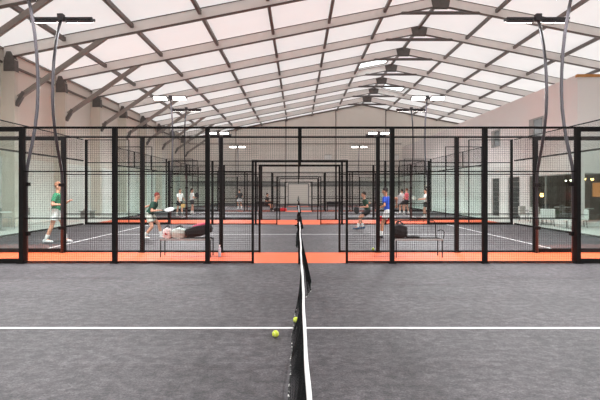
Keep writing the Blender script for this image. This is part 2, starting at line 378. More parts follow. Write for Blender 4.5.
for i, nm in ((1, 'second'), (2, 'third'), (3, 'fourth')):
    for sx, sd in ((-1, 'left'), (1, 'right')):
        end_wall(sx, *courts[i], 'glass %s end wall of the %s court, dark rails and mesh strip on top' % (sd, nm))

# ------------------------------------------------------------------ masts with twin floodlights
def mast(x, y, d, label):
    e = empty('light_mast', (x, y+d*.12, 0), label=label, category='light mast', group='curved floodlight masts on the fence posts')
    prof = [(0, 0), (1.0, 0), (1.9, 0), (2.1, .03), (2.35, .12), (2.7, .25), (3.1, .37), (3.5, .45), (3.9, .48), (4.35, .47), (4.8, .42), (5.2, .34), (5.5, .25), (5.75, .16), (5.97, .06)]
    bm = B(); tube(bm, [(0, d*q, z) for z, q in prof], .036, 10); link('pole', bm, 'mast', e, True)
    for z in (.6, 1.7): bm = B(); box(bm, (-.07, -.05*1, z), (.07, .05, z+.08)); link('clamp', bm, 'black', e)
    yb = d*.06
    bm = B(); box(bm, (-.8, yb-.03, 5.97), (.8, yb+.03, 6.02)); box(bm, (-.07, yb-.07, 5.93), (.07, yb+.07, 6.1)); link('crossbar', bm, 'lamp', e)
    for s in (-1, 1):
        rot = Matrix.Rotation(d*math.radians(-25), 4, 'X')
        bm = B(); rbox(bm, (0, 0, 0), (.66, .3, .07), .012, 2)
        for k in range(7): cbox(bm, (-.27+.09*k, 0, .05), (.012, .24, .04))
        h = link('floodlight', bm, 'lamp', e); h.location = (s*.45, yb-d*.1, 5.97); h.rotation_euler = (d*math.radians(-25), 0, 0)
        bm = B(); cbox(bm, (0, 0, -.038), (.6, .25, .006)); link('lens', bm, 'glow', h)
        ld = bpy.data.lights.get('floodlight_beam') or bpy.data.lights.new('floodlight_beam', 'AREA')
        ld.shape = 'RECTANGLE'; ld.size = .58; ld.size_y = .24; ld.energy = 245; ld.spread = math.radians(150); ld.color = (.97, .995, 1)
        lo = bpy.data.objects.new('floodlight_beam', ld); C.objects.link(lo); lo.parent = h; lo.location = (0, 0, -.046)
nm = ['closest fence beside the front court', 'near side of the second court', 'far side of the second court, lit lamps facing camera', 'near side of the third court',
      'far side of the third court, lit lamps facing camera', 'near side of the fourth court', 'far side of the fourth court, lamps lit']
mast(6.03, .3, -1, 'bowed floodlight mast on the right beside the camera, outside the picture'); mast(-6.03, .3, -1, 'bowed floodlight mast on the left beside the camera, outside the picture')
for i, y in enumerate(FY):
    for sx, sd in ((-1, 'left'), (1, 'right')):
        mast(sx*6.09, y, 1 if i % 2 == 0 else -1, 'bowed dark %s floodlight mast, %s' % (sd, nm[i]))

# ------------------------------------------------------------------ nets
def lerp_tab(tab, t):
    if t <= tab[0][0]: return tab[0][1]
    for (a, p), (b, q) in zip(tab, tab[1:]):
        if t <= b: u = (t-a)/(b-a); u = u*u*(3-2*u); return p+(q-p)*u
    return tab[-1][1]
TAB = [(.1, -.02), (1, -.1), (3.2, -.105), (4.6, -.1), (5.8, -.08), (6.35, 0), (6.75, .12), (7.3, .17), (8.1, .19), (8.8, .17), (9.4, .1), (10., .01)]
def net(y0, y1, label):
    e = empty('padel_net', (-.003, y0, 0), label=label, category='net', group='nets across the courts')
    L = y1-y0
    top = lambda t: .92-.04*math.sin(PI*t/L)
    NZ, NY = 22, 216
    def pt(t, k):
        tt = t*10.1/L; h = k/NZ; z = .03+(top(t)-.07)*h+.02*math.sin(t*4.1)*(1-h); s = (1-h)
        xb = lerp_tab(TAB, tt); x = xb*(s**(3.2 if xb < 0 else 1.0))+.005*math.sin(tt*9+k*.3)*s
        wt = max(0, 1-abs(tt-5.33)/.55); wt = wt*wt*(3-2*wt)
        if wt and k < 7:                                      # loose hem folded flat on the turf
            f = (1, .8, .6, .42, .25, .18, .1)[k]; zf = (.004, .004, .004, .006, .03, .07, .12)[k]
            x += (xb*f-.0-x)*wt; z += (zf-z)*wt
        return V((x, t, max(.006, z)))
    bm = B(); w = .002
    grid = [[pt(.06+(L-.12)*i/NY, k) for k in range(NZ+1)] for i in range(NY+1)]
    def strand(ps):
        rings = []
        for p in ps: rings.append([bm.verts.new(p+V(o)) for o in ((w, 0, w), (-w, w, 0), (-w, -w, -w))])
        for a, b in zip(rings, rings[1:]):
            for k in range(3): bm.faces.new((a[k], a[(k+1) % 3], b[(k+1) % 3], b[k]))
    for i in range(NY+1): strand(grid[i])
    for k in range(NZ+1): strand([grid[i][k] for i in range(NY+1)])
    link('net_mesh', bm, 'net', e)
    bm = B(); n_ = 60
    sec = ((-.007, -.055), (.007, -.055), (.0075, 0), (0, .006), (-.0075, 0)); rings = []
    for i in range(n_+1):
        t = .06+(L-.12)*i/n_; wob = .003*math.sin(t*2.3)+.0015*math.sin(t*7)
        rings.append([bm.verts.new((a+wob, t, top(t)+b)) for a, b in sec])
    for a, b in zip(rings, rings[1:]):
        for k in range(5): bm.faces.new((a[k], a[(k+1) % 5], b[(k+1) % 5], b[k]))
    bm.faces.new(rings[0][::-1]); bm.faces.new(rings[-1]); link('net_tape', bm, 'tape', e)
    bm = B(); tube(bm, [grid[i][0] for i in range(0, NY+1, 3)], .007, 6); link('bottom_cord', bm, M['cordsp'], e)
    for t in (.03, L-.03):
        bm = B(); box(bm, (-.035, t-.03, 0), (.035, t+.03, 1.04)); box(bm, (-.06, t-.05, .78), (.06, t+.05, .9)); tube(bm, [(-.06, t, .84), (-.11, t, .84)], .014); link('net_post', bm, 'black', e)
def cord_mat():
    m = mat('speckled_cord', (60, 58, 58), .8); nt = m.node_tree
    nz = [x for x in nt.nodes if x.type == 'TEX_NOISE'][0]; nz.inputs['Scale'].default_value = 28
    r = nt.nodes.new('ShaderNodeValToRGB'); r.color_ramp.elements[0].position = .56; r.color_ramp.elements[0].color = (.01, .01, .01, 1); r.color_ramp.elements[1].position = .62; r.color_ramp.elements[1].color = (.7, .68, .66, 1)
    nt.links.new(nz.outputs['Fac'], r.inputs[0]); nt.links.new(r.outputs[0], nt.nodes['Principled BSDF'].inputs['Base Color']); return m
M['cordsp'] = cord_mat()
for (a, b), l in zip(courts[:4], ('black net with white top tape dividing the front court, bottom edge hanging loose', 'black net with white tape dividing the second court', 'black net of the third court, seen end-on through the doorways', 'black net of the fourth court, farthest down the doorways')):
    net(a+.06, b-.1, l)

# ------------------------------------------------------------------ balls
def ball(x, y, r, label):
    bm = B(); bmesh.ops.create_icosphere(bm, subdivisions=4, radius=r)
    o = link('tennis_ball', bm, 'ball', None, True, label=label, category='ball', group='yellow balls on the court'); o.location = (x, y, r); o.rotation_euler = (random.random()*3, random.random()*3, 0)
    bm = B(); pts = []
    for i in range(49):
        t = 2*PI*i/48; a, b = .75, .25
        p = V((a*math.cos(t)+b*math.cos(3*t), a*math.sin(t)-b*math.sin(3*t), 2*math.sqrt(a*b)*math.sin(2*t))); pts.append(p.normalized()*r*1.0)
    tube(bm, pts, r*.045, 5, False); link('seam', bm, 'seamw', o, True)
ball(-.285, 5.2, .038, 'yellow tennis ball lying alone on the dark court left of net')
ball(-.066, 5.78, .034, 'yellow tennis ball caught against the foot of the net')
ball(1.97, 12.75, .036, 'small yellow tennis ball behind the first orange aisle, right of the doorway')

# ------------------------------------------------------------------ benches and bags in the first aisle
def bench(x0, x1, y, back, label, faceup=1):
    e = empty('bench', ((x0+x1)/2, y, 0), label=label, category='bench', group='benches in the first aisle'); w = (x1-x0)/2; P = lambda nm, b, m='black': link(nm, b, m, e)
    bm = B(); rbox(bm, (0, -.19, .43), (2*w, .03, .035), .006); P('seat_edge', bm, 'steel')
    bm = B(); cbox(bm, (0, .19, .43), (2*w-.02, .025, .03)); cbox(bm, (-w+.02, 0, .43), (.025, .36, .03)); cbox(bm, (w-.02, 0, .43), (.025, .36, .03)); P('seat_frame', bm)
    bm = B(); wires(bm, (0, 0), (.001, 0), 0, .001)
    bm.free(); bm = B()
    for k in range(int(2*w/.05)): beam(bm, (-w+.03+.05*k, -.17, .435), (-w+.03+.05*k, .18, .435), .004, .004)
    for k in range(8): beam(bm, (-w+.03, -.17+.047*k, .439), (w-.03, -.17+.047*k, .439), .004, .004)
    P('seat_mesh', bm, 'wire')
    for sx in (-1, 1):
        for sy in (-.18, .19): bm = B(); tube(bm, [(sx*(w-.02), sy, 0), (sx*(w-.02), sy, .42)], .013); P('leg', bm)
    if back:
        bm = B(); tube(bm, [(-w+.03, .2, .43), (-w+.03, .26, .8), (-w+.07, .27, .85), (w-.1, .27, .85), (w-.06, .26, .8), (w-.06, .2, .43)], .012); P('back_frame', bm)
        bm = B()
        for k in range(int(2*w/.1)): beam(bm, (-w+.08+.1*k, .21, .46), (-w+.08+.1*k, .27, .84), .003, .003, V((0, 1, 0)))
        for k in range(5): beam(bm, (-w+.04, .215+.012*k, .5+.07*k), (w-.07, .215+.012*k, .5+.07*k), .003, .003)
        P('back_mesh', bm, 'wire')
        for sx in (-1, 1):
            bm = B(); tube(bm, [(sx*(w-.02)+(.0), .22, .6), (sx*(w-.02)+sx*.04, .1, .64), (sx*(w-.02)+sx*.05, -.1, .64), (sx*(w-.02)+sx*.05, -.17, .6), (sx*(w-.02)+sx*.03, -.19, .45)], .01); P('armrest', bm)
bench(2.28, 3.42, 11.55, True, 'steel mesh bench with backrest and black bag on it, right of the doorway')
bench(-3.35, -2.12, 11.6, False, 'low black bench under a row of sports bags, left of the doorway')

bag_m = dict(pink=mat('pale_pink_fabric', (228, 212, 210), .8, 0, .15, 18), silver=mat('silver_grey_fabric', (190, 200, 194), .6, 0, .15, 14), blk=mat('black_fabric', (30, 27, 28), .8, 0, .1, 20),
             mag=mat('magenta_fabric', (150, 28, 66), .7), red=mat('red_fabric', (176, 40, 48), .8), wht=mat('white_fabric', (220, 218, 214), .8))
def softbag(name, label, loc, dim, m, rot=(0, 0, 0), sq=.75, grp=None, handles=True, panel=None):
    e = empty(name, loc, 0, label=label, category='bag'); e.rotation_euler = rot
    if grp: e['group'] = grp
    t = B(); bmesh.ops.create_cube(t, size=2); bmesh.ops.subdivide_edges(t, edges=t.edges[:], cuts=8, use_grid_fill=True)
    for v in t.verts:
        c = v.co; p = c.normalized(); q = c*(1-.45*sq)+p*(.45*sq)*1.25
        nz = .03*math.sin(q.x*7+q.y*5)+.03*math.sin(q.z*9+q.x*3)
        v.co = V((q.x*dim[0]/2*(1+nz), q.y*dim[1]/2*(1+nz), (q.z*(.9+.1*math.cos(q.x*3))+1)*dim[2]/2))
    link('body', t, m, e, True)
    if handles:
        for s in (-1, 1):
            bm = B(); w = dim[0]*.2; tube(bm, [(-w, s*dim[1]*.3, dim[2]*.86), (-w*.8, s*dim[1]*.25, dim[2]*1.12), (0, s*dim[1]*.18, dim[2]*1.22), (w*.8, s*dim[1]*.25, dim[2]*1.12), (w, s*dim[1]*.3, dim[2]*.86)], .012, 6); link('handle', bm, bag_m['blk'], e, True)
    if panel:
        bm = B(); ell(bm, (0, -dim[1]*.42, dim[2]*.5), (dim[0]*.3, .03, dim[2]*.3)); link('pocket', bm, bag_m[panel], e, True)
    bm = B(); tube(bm, [(-dim[0]*.42, 0, dim[2]*.97), (0, 0, dim[2]*1.0), (dim[0]*.42, 0, dim[2]*.97)], .006, 5); link('zip', bm, bag_m['blk'], e)
    return e
softbag('backpack', 'pale pink backpack with red pocket at the left end of the left bench', (-3.19, 11.52, .44), (.17, .22, .26), bag_m['pink'], grp='sports bags on the left bench', panel='red')
softbag('duffel_bag', 'silver grey duffel bag with black handles in the middle of the left bench', (-2.91, 11.55, .445), (.31, .26, .25), bag_m['silver'], grp='sports bags on the left bench')
e = softbag('racket_bag', 'long black racket bag with magenta lid at the right end of the left bench', (-2.42, 11.58, .445), (.62, .28, .26), bag_m['blk'], (0, -.22, .1), .6, 'sports bags on the left bench', False)
e.location.z = .5
bm = B(); ell(bm, (.06, -.02, .25), (.2, .12, .05)); link('lid', bm, bag_m['mag'], e, True)
softbag('sports_bag', 'bulky black sports bag standing on the bench right of the doorway', (2.42, 11.58, .45), (.34, .28, .33), bag_m['blk'], panel='blk')
softbag('flat_pouch', 'flat black pouch lying beside the bulky black bag on the right bench', (2.74, 11.55, .445), (.3, .2, .06), bag_m['blk'], handles=False)
softbag('kit_bag', 'red kit bag on the second orange strip behind the player in blue', (4.35, 24.4, .0), (.5, .3, .3), bag_m['red'])
softbag('kit_bag', 'red and white kit bag beside the third thin orange strip', (-1.18, 36.9, .0), (.5, .3, .26), bag_m['red'], panel='wht')
softbag('kit_bag', 'black kit bag on the floor left of the red and white one', (-1.66, 36.75, .0), (.46, .3, .26), bag_m['blk'])
# bottle
bt = empty('water_bottle', (-1.93, 11.5, 0), label='clear water bottle with white cap standing behind the left bench end, right of its post', category='bottle')
bm = B(); lathe(bm, [(.032, 0), (.036, .01), (.036, .12), (.03, .13), (.035, .14), (.035, .2), (.014, .25), (.014, .262)]); link('body', bm, mat('pale_blue_plastic', (196, 206, 222), .2), bt, True)
bm = B(); lathe(bm, [(.017, .262), (.017, .29), (.012, .292)]); link('cap', bm, 'white', bt, True)

# player benches in the third aisle (black padded seats)
for x, l in ((-2.7, 'black padded bench left of the far doorways, under the seated person'), (2.75, 'black padded bench right of the far doorways')):
    e = empty('padded_bench', (x, 37.0, 0), label=l, category='bench', group='padded benches in the third aisle')
    bm = B(); rbox(bm, (0, 0, .42), (1.15, .42, .12), .03); link('seat', bm, bag_m['blk'], e, True)
    bm = B(); rbox(bm, (0, .22, .62), (1.15, .07, .26), .02); link('backrest', bm, bag_m['blk'], e, True)
    for sx in (-.5, .5):
        for sy in (-.15, .15): bm = B(); tube(bm, [(sx, sy, 0), (sx, sy, .37)], .02); link('leg', bm, 'black', e)

# ------------------------------------------------------------------ side furniture
def cafe_table(x, y, label, h=.74, m='tabletop', r=.38):
    e = empty('round_table', (x, y, .02 if x > 12 else 0), label=label, category='table', group='small round tables')
    bm = B(); lathe(bm, [(r-.01, h-.03), (r, h-.025), (r, h-.005), (r-.01, h)], seg=28); link('tabletop', bm, m, e, True)
    bm = B(); tube(bm, [(0, 0, .03), (0, 0, h-.03)], .03); link('pedestal', bm, 'grey', e, True)
    bm = B(); lathe(bm, [(.22, 0), (.22, .012), (.05, .03)]); link('foot', bm, 'grey', e, True)
def chair(x, y, rz, label, m='grey'):
    e = empty('cafe_chair', (x, y, .02 if x > 12 else 0), rz, label=label, category='chair', group='chairs beside the courts')
    bm = B(); rbox(bm, (0, 0, .45), (.42, .42, .035), .015); link('seat', bm, m, e, True)
    bm = B(); rbox(bm, (0, .2, .72), (.4, .03, .3), .012); link('backrest', bm, m, e, True)
    for sx in (-.18, .18):
        bm = B(); tube(bm, [(sx, .2, .45), (sx, .2, .6)], .01); link('back_support', bm, 'steel', e)
        for sy in (-.18, .18): bm = B(); tube(bm, [(sx*1.1, sy*1.1, 0), (sx, sy, .435)], .012); link('leg', bm, 'steel', e)
def plant(x, y, h, label, z=.02):
    e = empty('potted_plant', (x, y, z), label=label, category='plant', group='potted plants in the cafe windows')
    bm = B(); lathe(bm, [(.12, 0), (.16, .28), (.17, .3), (.15, .3)]); link('pot', bm, 'pot', e, True)
    bm = B(); tube(bm, [(0, 0, .25), (0, 0, .3+h*.4)], .012); link('stem', bm, 'green', e)
    bm = B()
    for k in range(60):
        a = random.uniform(0, 2*PI); el = random.uniform(-.2, 1.3); L = h*random.uniform(.3, .55); base = V((0, 0, .3+h*random.uniform(.1, .45)))
        d = V((math.cos(a)*math.cos(el), math.sin(a)*math.cos(el), math.sin(el))); s = d.cross(V((0, 0, 1))).normalized()*.035
        p = [base, base+d*L*.5+s, base+d*L+V((0, 0, -.05)), base+d*L*.5-s]; q = [bm.verts.new(c) for c in p]; m_ = bm.verts.new(base+d*L*.5+V((0, 0, .012)))
        for i in range(4): bm.faces.new((q[i], q[(i+1) % 4], m_))
    link('foliage', bm, 'green', e)
cafe_table(13.6, 22.7, 'white round table just inside the cafe corner window'); cafe_table(15.2, 23.0, 'white round table deeper behind the front cafe window')
cafe_table(13.6, 24.6, 'white round table behind the long cafe window')
chair(13.15, 23.5, .5, 'grey chair between two white tables behind the long cafe window'); chair(14.3, 22.4, -1.2, 'grey chair between the two tables behind the front cafe window'); chair(13.3, 25.4, .2, 'grey chair behind the far end of the long cafe window', 'dark')
plant(13.2, 22.0, .6, 'leafy green potted plant in the corner of the cafe window'); plant(14.6, 21.95, .5, 'leafy potted plant low in the front cafe window'); plant(13.0, 24.0, .45, 'leafy potted plant in middle of the long cafe window')
cafe_table(-12.0, 19.2, 'pale round table beyond the left end glass', .74); chair(-12.5, 18.5, 1.2, 'grey chair nearer than the pale table beyond left glass'); chair(-11.6, 20.0, -.3, 'grey chair farther than the pale table beyond left glass'); chair(-12.5, 20.3, 2.4, 'grey chair by the left wall beside the pale table')
e = empty('low_bench', (-12.2, 27.6, 0), label='low grey slatted bench with white towel by the left wall', category='bench')
bm = B(); [cbox(bm, (0, -.0+.0, .42), (.4, 1.5, .04))]; link('seat', bm, 'grey', e)
for sy in (-.6, .6): bm = B(); cbox(bm, (0, sy, .2), (.3, .04, .4)); link('leg', bm, 'grey', e)
bm = B(); rbox(bm, (-12.2, 27.5, .5), (.3, .5, .12), .04, 3); link('folded_towel', bm, bag_m['wht'], None, True, label='white folded towel on the low grey bench by left wall', category='towel')
def lounge(x, y, rz, label):
    e = empty('lounge_chair', (x, y, 0), rz, label=label, category='chair', group='pale lounge chairs outside the cafe windows')
    bm = B(); rbox(bm, (0, 0, .36), (.6, .58, .1), .03, 3); link('seat', bm, 'tabletop', e, True)
    bm = B(); rbox(bm, (0, .27, .58), (.6, .08, .4), .03, 3); link('backrest', bm, 'tabletop', e, True)
    for sx in (-1, 1):
        bm = B(); tube(bm, [(sx*.31, .26, .56), (sx*.33, 0, .56), (sx*.33, -.26, .52), (sx*.31, -.28, .33)], .018); link('armrest', bm, 'grey', e, True)
        for sy in (-.24, .24): bm = B(); tube(bm, [(sx*.27, sy, 0), (sx*.25, sy*.9, .32)], .015); link('leg', bm, 'dark', e)
cafe_table(11.55, 22.6, 'low pale coffee table outside the cafe, between the nearest lounge chairs', .36); cafe_table(11.4, 20.3, 'low pale coffee table at the right edge, in front of the cafe corner', .36)
lounge(11.8, 23.5, .3, 'pale lounge chair behind the low table outside the long cafe window'); lounge(11.2, 21.6, 2.9, 'pale lounge chair in front of the low table outside the long cafe window')
lounge(11.9, 24.9, .6, 'pale lounge chair farthest along the long cafe window'); lounge(12.2, 20.75, -1.9, 'pale lounge chair beside the low table at the right edge')
# cafe lamps
def pendant(x, y, z, m, label, r=.07):
    e = empty('pendant_lamp', (x, y, z), label=label, category='lamp', group='pendant lamps in the cafe')
    bm = B(); tube(bm, [(0, 0, .1), (0, 0, 2.6-z)], .006); link('cable', bm, 'black', e)
    bm = B(); lathe(bm, [(.02, .14), (.035, .12), (.11, .02), (.105, .02), (.02, .11)]); link('lamp_shade', bm, 'dark', e, True)
    bm = B(); ell(bm, (0, 0, 0), (r, r, r*1.2)); link('bulb', bm, m, e, True)
for k, (x, y) in enumerate(((13.35, 22.3), (13.9, 22.6), (14.25, 22.2))): pendant(x, y, 2.15, 'bulb', 'amber pendant lamp, %s in the front cafe window' % ('leftmost', 'middle one', 'rightmost')[k])
for k, y in enumerate((23.4, 24.2, 25.0)): pendant(13.6+.2*k, y, 2.12, 'bulbw', 'small pale pendant lamp, %s behind the long cafe window' % ('nearest', 'middle one', 'farthest')[k], .045)
pendant(13.4, 26.3, 1.35, 'bulb', 'long low glowing drop lamp beside the white cafe pier', .1)
bm = B(); box(bm, (19.1, 26, 1.2), (19.19, 31, 2.1)); o = link('lit_shelf_glow', bm, 'bar', None, label='amber glowing panel standing in for lit shelves on the back wall of the cafe', category='panel')  # glowing panel stands in for the orange light on the shelf area
# small things on the back wall
for x, l in ((3.55, 'small white box high on the back wall, left of its right seam'), (11.6, 'small white box high on the back wall by the right end')):
    e = empty('wall_box', (x, ZE-.15, 5.3), label=l, category='box', group='white boxes on the back wall')
    bm = B(); rbox(bm, (0, 0, .28), (.85, .2, .5), .03); link('casing', bm, 'white', e); bm = B(); box(bm, (-.4, -.12, .54), (.4, .1, .6)); link('hood', bm, 'grey', e)

# ------------------------------------------------------------------ people
def cone(bm, p0, p1, r0, r1, seg=12, ends=True):
    p0, p1 = V(p0), V(p1)
    if (p1-p0).length > 1e-4: tube(bm, [p0, p1], [r0, r1], seg)
    if ends:
        for p, r in ((p0, r0), (p1, r1)): ell(bm, p, (r, r, r), seg, 8)
def remeshed(name, bm, m, parent, vox, it=4, fac=.5):
    me = bpy.data.meshes.new('tmp'); bm.to_mesh(me); bm.free(); o = bpy.data.objects.new('tmp', me); C.objects.link(o)
    r = o.modifiers.new('r', 'REMESH'); r.mode = 'VOXEL'; r.voxel_size = vox; r.use_smooth_shade = True
    s = o.modifiers.new('s', 'SMOOTH'); s.factor = fac; s.iterations = it
    dg = bpy.context.evaluated_depsgraph_get(); ev = o.evaluated_get(dg); nm = bpy.data.meshes.new_from_object(ev)
    bpy.data.objects.remove(o); nm.name = name; nm.materials.clear(); nm.materials.append(m)
    for p in nm.polygons: p.use_smooth = True; p.material_index = 0
    q = bpy.data.objects.new(name, nm); C.objects.link(q); q.parent = parent; return q
def ik(a, b, l1, l2, pole):
    d = b-a; L = d.length
    if L > (l1+l2)*.995: b = a+d.normalized()*(l1+l2)*.995; d = b-a; L = d.length
    x = (l1*l1-l2*l2+L*L)/(2*L); h = math.sqrt(max(0, l1*l1-x*x)); dn = d/L; p = (pole-dn*pole.dot(dn)).normalized()
    return a+dn*x+p*h, b
PM = {}
def cm(rgb, r=.8):
    if rgb not in PM: PM[rgb] = mat('cloth_%d_%d_%d' % rgb, rgb, r, 0, .06, 25)
    return PM[rgb]
SK = (206, 150, 124)
def person(label, x, y, yaw, hip=.93, lean=0, fl=(-.1, .1), fr=(.1, -.1), hl=(-.25, .2, .95), hr=(.25, .2, .95), shirt=(230, 228, 224), shorts=(40, 38, 40), shoes=(220, 220, 220), socks=(225, 225, 222),
           hair=(50, 38, 32), skin=SK, headyaw=0, sc=1., near=True, pel=(0, 0), seat=False, long=False, grp='players on the courts'):
    e = empty('person', (x, y, 0), yaw, label=label, category='person', group=grp); e.scale = (sc, sc, sc)
    vox = .0105 if near else .016; S = cm(skin, .6)
    d = V((0, math.sin(lean), math.cos(lean))); P = V((pel[0], pel[1], hip)); N = P+d*.5; X = V((1, 0, 0))
    hd = (d+V((0, 0, .8))).normalized(); Hc = N+hd*.185
    sh = {-1: N-d*.055-X*.185, 1: N-d*.055+X*.185}; hp = {-1: P-X*.095, 1: P+X*.095}
    ank = {-1: V((fl[0], fl[1], .09+(fl[2] if len(fl) > 2 else 0))), 1: V((fr[0], fr[1], .09+(fr[2] if len(fr) > 2 else 0)))}
    hnd = {-1: V(hl), 1: V(hr)}; knee = {}; elb = {}
    for s in (-1, 1):
        knee[s], ank[s] = ik(hp[s], ank[s], .43, .42, V((s*.12, 1, .1))); elb[s], hnd[s] = ik(sh[s], hnd[s], .29, .26, V((s*.5, -.8, -.6)))
    bm = B()
    # torso
    for s in (-1, 1):
        cone(bm, P+X*s*.06, P+d*.22+X*s*.05, .105, .095); cone(bm, P+d*.22+X*s*.05, P+d*.4+X*s*.085, .095, .1); cone(bm, P+d*.4+X*s*.08, sh[s], .09, .055)
        cone(bm, hp[s], knee[s], .088, .056); cone(bm, knee[s], knee[s].lerp(ank[s], .35), .055, .055); cone(bm, knee[s].lerp(ank[s], .35), ank[s], .055, .036)
        cone(bm, ank[s], ank[s]+V((0, .13, -.05)), .036, .03)
        cone(bm, sh[s], elb[s], .052, .039); cone(bm, elb[s], hnd[s], .04, .026)
        # hand: palm and five curled fingers
        f = (hnd[s]-elb[s]).normalized(); side = f.cross(V((0, 0, 1))); side = (side if side.length > .1 else X).normalized(); up = side.cross(f).normalized()
        pc = hnd[s]+f*.05
        cone(bm, hnd[s]+side*.012, pc+side*.022, .02, .019, 8); cone(bm, hnd[s]-side*.012, pc-side*.022, .02, .019, 8)
        for k, ln in enumerate((.034, .04, .037, .028)):
            b0 = pc+side*(-.03+.02*k); b1 = b0+f*ln-up*.008; b2 = b1+f*ln*.35-up*ln*.7
            cone(bm, b0, b1, .0095, .009, 6); cone(bm, b1, b2, .009, .008, 6)
        t0 = hnd[s]+f*.015-side*.028; t1 = t0+f*.03-side*.022-up*.01; cone(bm, t0, t1, .011, .01, 6); cone(bm, t1, t1+f*.025+side*.006-up*.012, .01, .008, 6)
    cone(bm, N-d*.06, Hc-hd*.05, .055, .05)
    ry = Matrix.Rotation(headyaw, 4, 'Z'); rx = Matrix.Rotation(-lean*.45, 4, 'X'); HR = rx @ ry
    hp_ = lambda a: Hc+(HR @ V(a))
    ell(bm, Hc+hd*.015, (.077, .094, .108), 18, 12, HR); ell(bm, hp_((0, .03, -.06)), (.052, .058, .05), 14, 8, HR)
    cone(bm, hp_((0, .088, .012)), hp_((0, .108, -.018)), .011, .016, 8)
    for s in (-1, 1): ell(bm, hp_((s*.08, 0, -.005)), (.012, .022, .032), 8, 6, HR); ell(bm, hp_((s*.032, .078, .03)), (.02, .014, .01), 8, 6, HR)
    cone(bm, hp_((-.018, .086, -.05)), hp_((.018, .086, -.05)), .009, .009, 6)
    remeshed('body', bm, S, e, vox)
    # hair
    bm = B(); ell(bm, Hc+hd*.03+(HR @ V((0, -.014, .012))), (.085, .094, .104), 18, 12, HR)
    cut = hp_((0, .02, .03)); no = (HR @ V((0, -.62, .78)))
    bmesh.ops.bisect_plane(bm, geom=bm.verts[:]+bm.edges[:]+bm.faces[:], plane_co=cut, plane_no=no, clear_inner=True)
    bmesh.ops.holes_fill(bm, edges=[q for q in bm.edges if q.is_boundary])
    if long: cone(bm, hp_((0, -.09, .03)), hp_((0, -.13, -.14)), .035, .018)
    link('hair', bm, cm(hair, .9), e, True)
    if near:
        for s in (-1, 1): bm = B(); ell(bm, hp_((s*.031, .0865, .012)), (.011, .006, .006), 8, 6, HR); link('eye', bm, cm((32, 26, 24), .3), e, True)
    # shirt
    bm = B()
    for s in (-1, 1):
        cone(bm, P+d*.02+X*s*.065, P+d*.22+X*s*.06, .118, .108, 14, False); cone(bm, P+d*.2+X*s*.06, P+d*.4+X*s*.085, .108, .113); cone(bm, P+d*.4+X*s*.08, sh[s]+d*.0, .105, .068)
        cone(bm, sh[s], sh[s].lerp(elb[s], .2), .069, .068); cone(bm, sh[s].lerp(elb[s], .15), sh[s].lerp(elb[s], .68), .068, .07, 14, False)
    cone(bm, N-d*.1, N-d*.02, .09, .062, 14, False); cone(bm, P+d*.02, P+d*.3, .115, .11, 14, False)
    remeshed('shirt', bm, cm(shirt), e, vox*1.1, 3)
    bm = B(); ko = .62
    for s in (-1, 1):
        q = hp[s].lerp(knee[s], ko); cone(bm, hp[s], hp[s].lerp(knee[s], .25), .112, .11); cone(bm, hp[s].lerp(knee[s], .2), q, .11, .105, 14, False)
    cone(bm, P-X*.07-d*.02, P-X*.07+d*.1, .11, .1, 14, False); cone(bm, P+X*.07-d*.02, P+X*.07+d*.1, .11, .1, 14, False); cone(bm, P-X*.08, P+X*.08, .11, .11)
    remeshed('shorts', bm, cm(shorts), e, vox*1.1, 3)
    for s in (-1, 1):
        bm = B(); cone(bm, ank[s]+V((0, 0, -.02)), ank[s].lerp(knee[s], .36), .043, .058, 14, False); remeshed('sock', bm, cm(socks), e, vox, 2)
        bm = B(); z0 = ank[s].z-.09; c = V((ank[s].x, ank[s].y, z0)); ell(bm, c+V((0, -.03, .05)), (.043, .055, .05)); ell(bm, c+V((0, .06, .043)), (.046, .09, .042)); ell(bm, c+V((0, .13, .034)), (.046, .07, .032)); cone(bm, c+V((0, -.02, .05)), c+V((0, -.01, .095)), .042, .043, 12, False)
        o = remeshed('shoe', bm, cm(shoes, .5), e, vox*.8, 2)
    Mw = Matrix.Translation((x, y, 0)) @ Matrix.Rotation(yaw, 4, 'Z') @ Matrix.Scale(sc, 4)
    grips = {s: (Mw @ (hnd[s]+(hnd[s]-elb[s]).normalized()*.07)) for s in (-1, 1)}
    return grips
def racket(p, d, nrm, rgb, label):
    """padel racket: grip at p pointing along d, face normal nrm"""
    d = V(d).normalized(); nrm = V(nrm); nrm = (nrm-d*nrm.dot(d)).normalized(); s = d.cross(nrm)
    mx = Matrix((s, d, nrm)).transposed().to_4x4(); mx.translation = p
    e = empty('padel_racket', (0, 0, 0), label=label, category='racket', group='padel rackets'); e.matrix_world = mx
    bm = B(); tube(bm, [(0, -.07, 0), (0, .1, 0)], [.018, .016], 10); link('grip', bm, cm((30, 30, 32)), e, True)
    bm = B(); pts = []
    for k in range(32):
        a = 2*PI*k/32; r = .125+(.02*max(0, -math.sin(a))**3); pts.append((math.cos(a)*r*(1-.15*max(0, -math.sin(a))), .27+math.sin(a)*.135, 0))
    a_ = [bm.verts.new((q[0], q[1], -.019)) for q in pts]; b_ = [bm.verts.new((q[0], q[1], .019)) for q in pts]
    bm.faces.new(a_[::-1]); bm.faces.new(b_)
    for k in range(32): bm.faces.new((a_[k], a_[(k+1) % 32], b_[(k+1) % 32], b_[k]))
    link('face', bm, cm(rgb, .4), e)
    bm = B(); tube(bm, [V(q) for q in pts]+[V(pts[0])], .021, 6, False); link('frame', bm, cm(tuple(int(v*.8) for v in rgb), .4), e, True)
    bm = B(); tube(bm, [(0, .08, 0), (-.045, .16, 0)], .014, 6); tube(bm, [(0, .08, 0), (.045, .16, 0)], .014, 6); link('throat', bm, cm(rgb, .4), e)

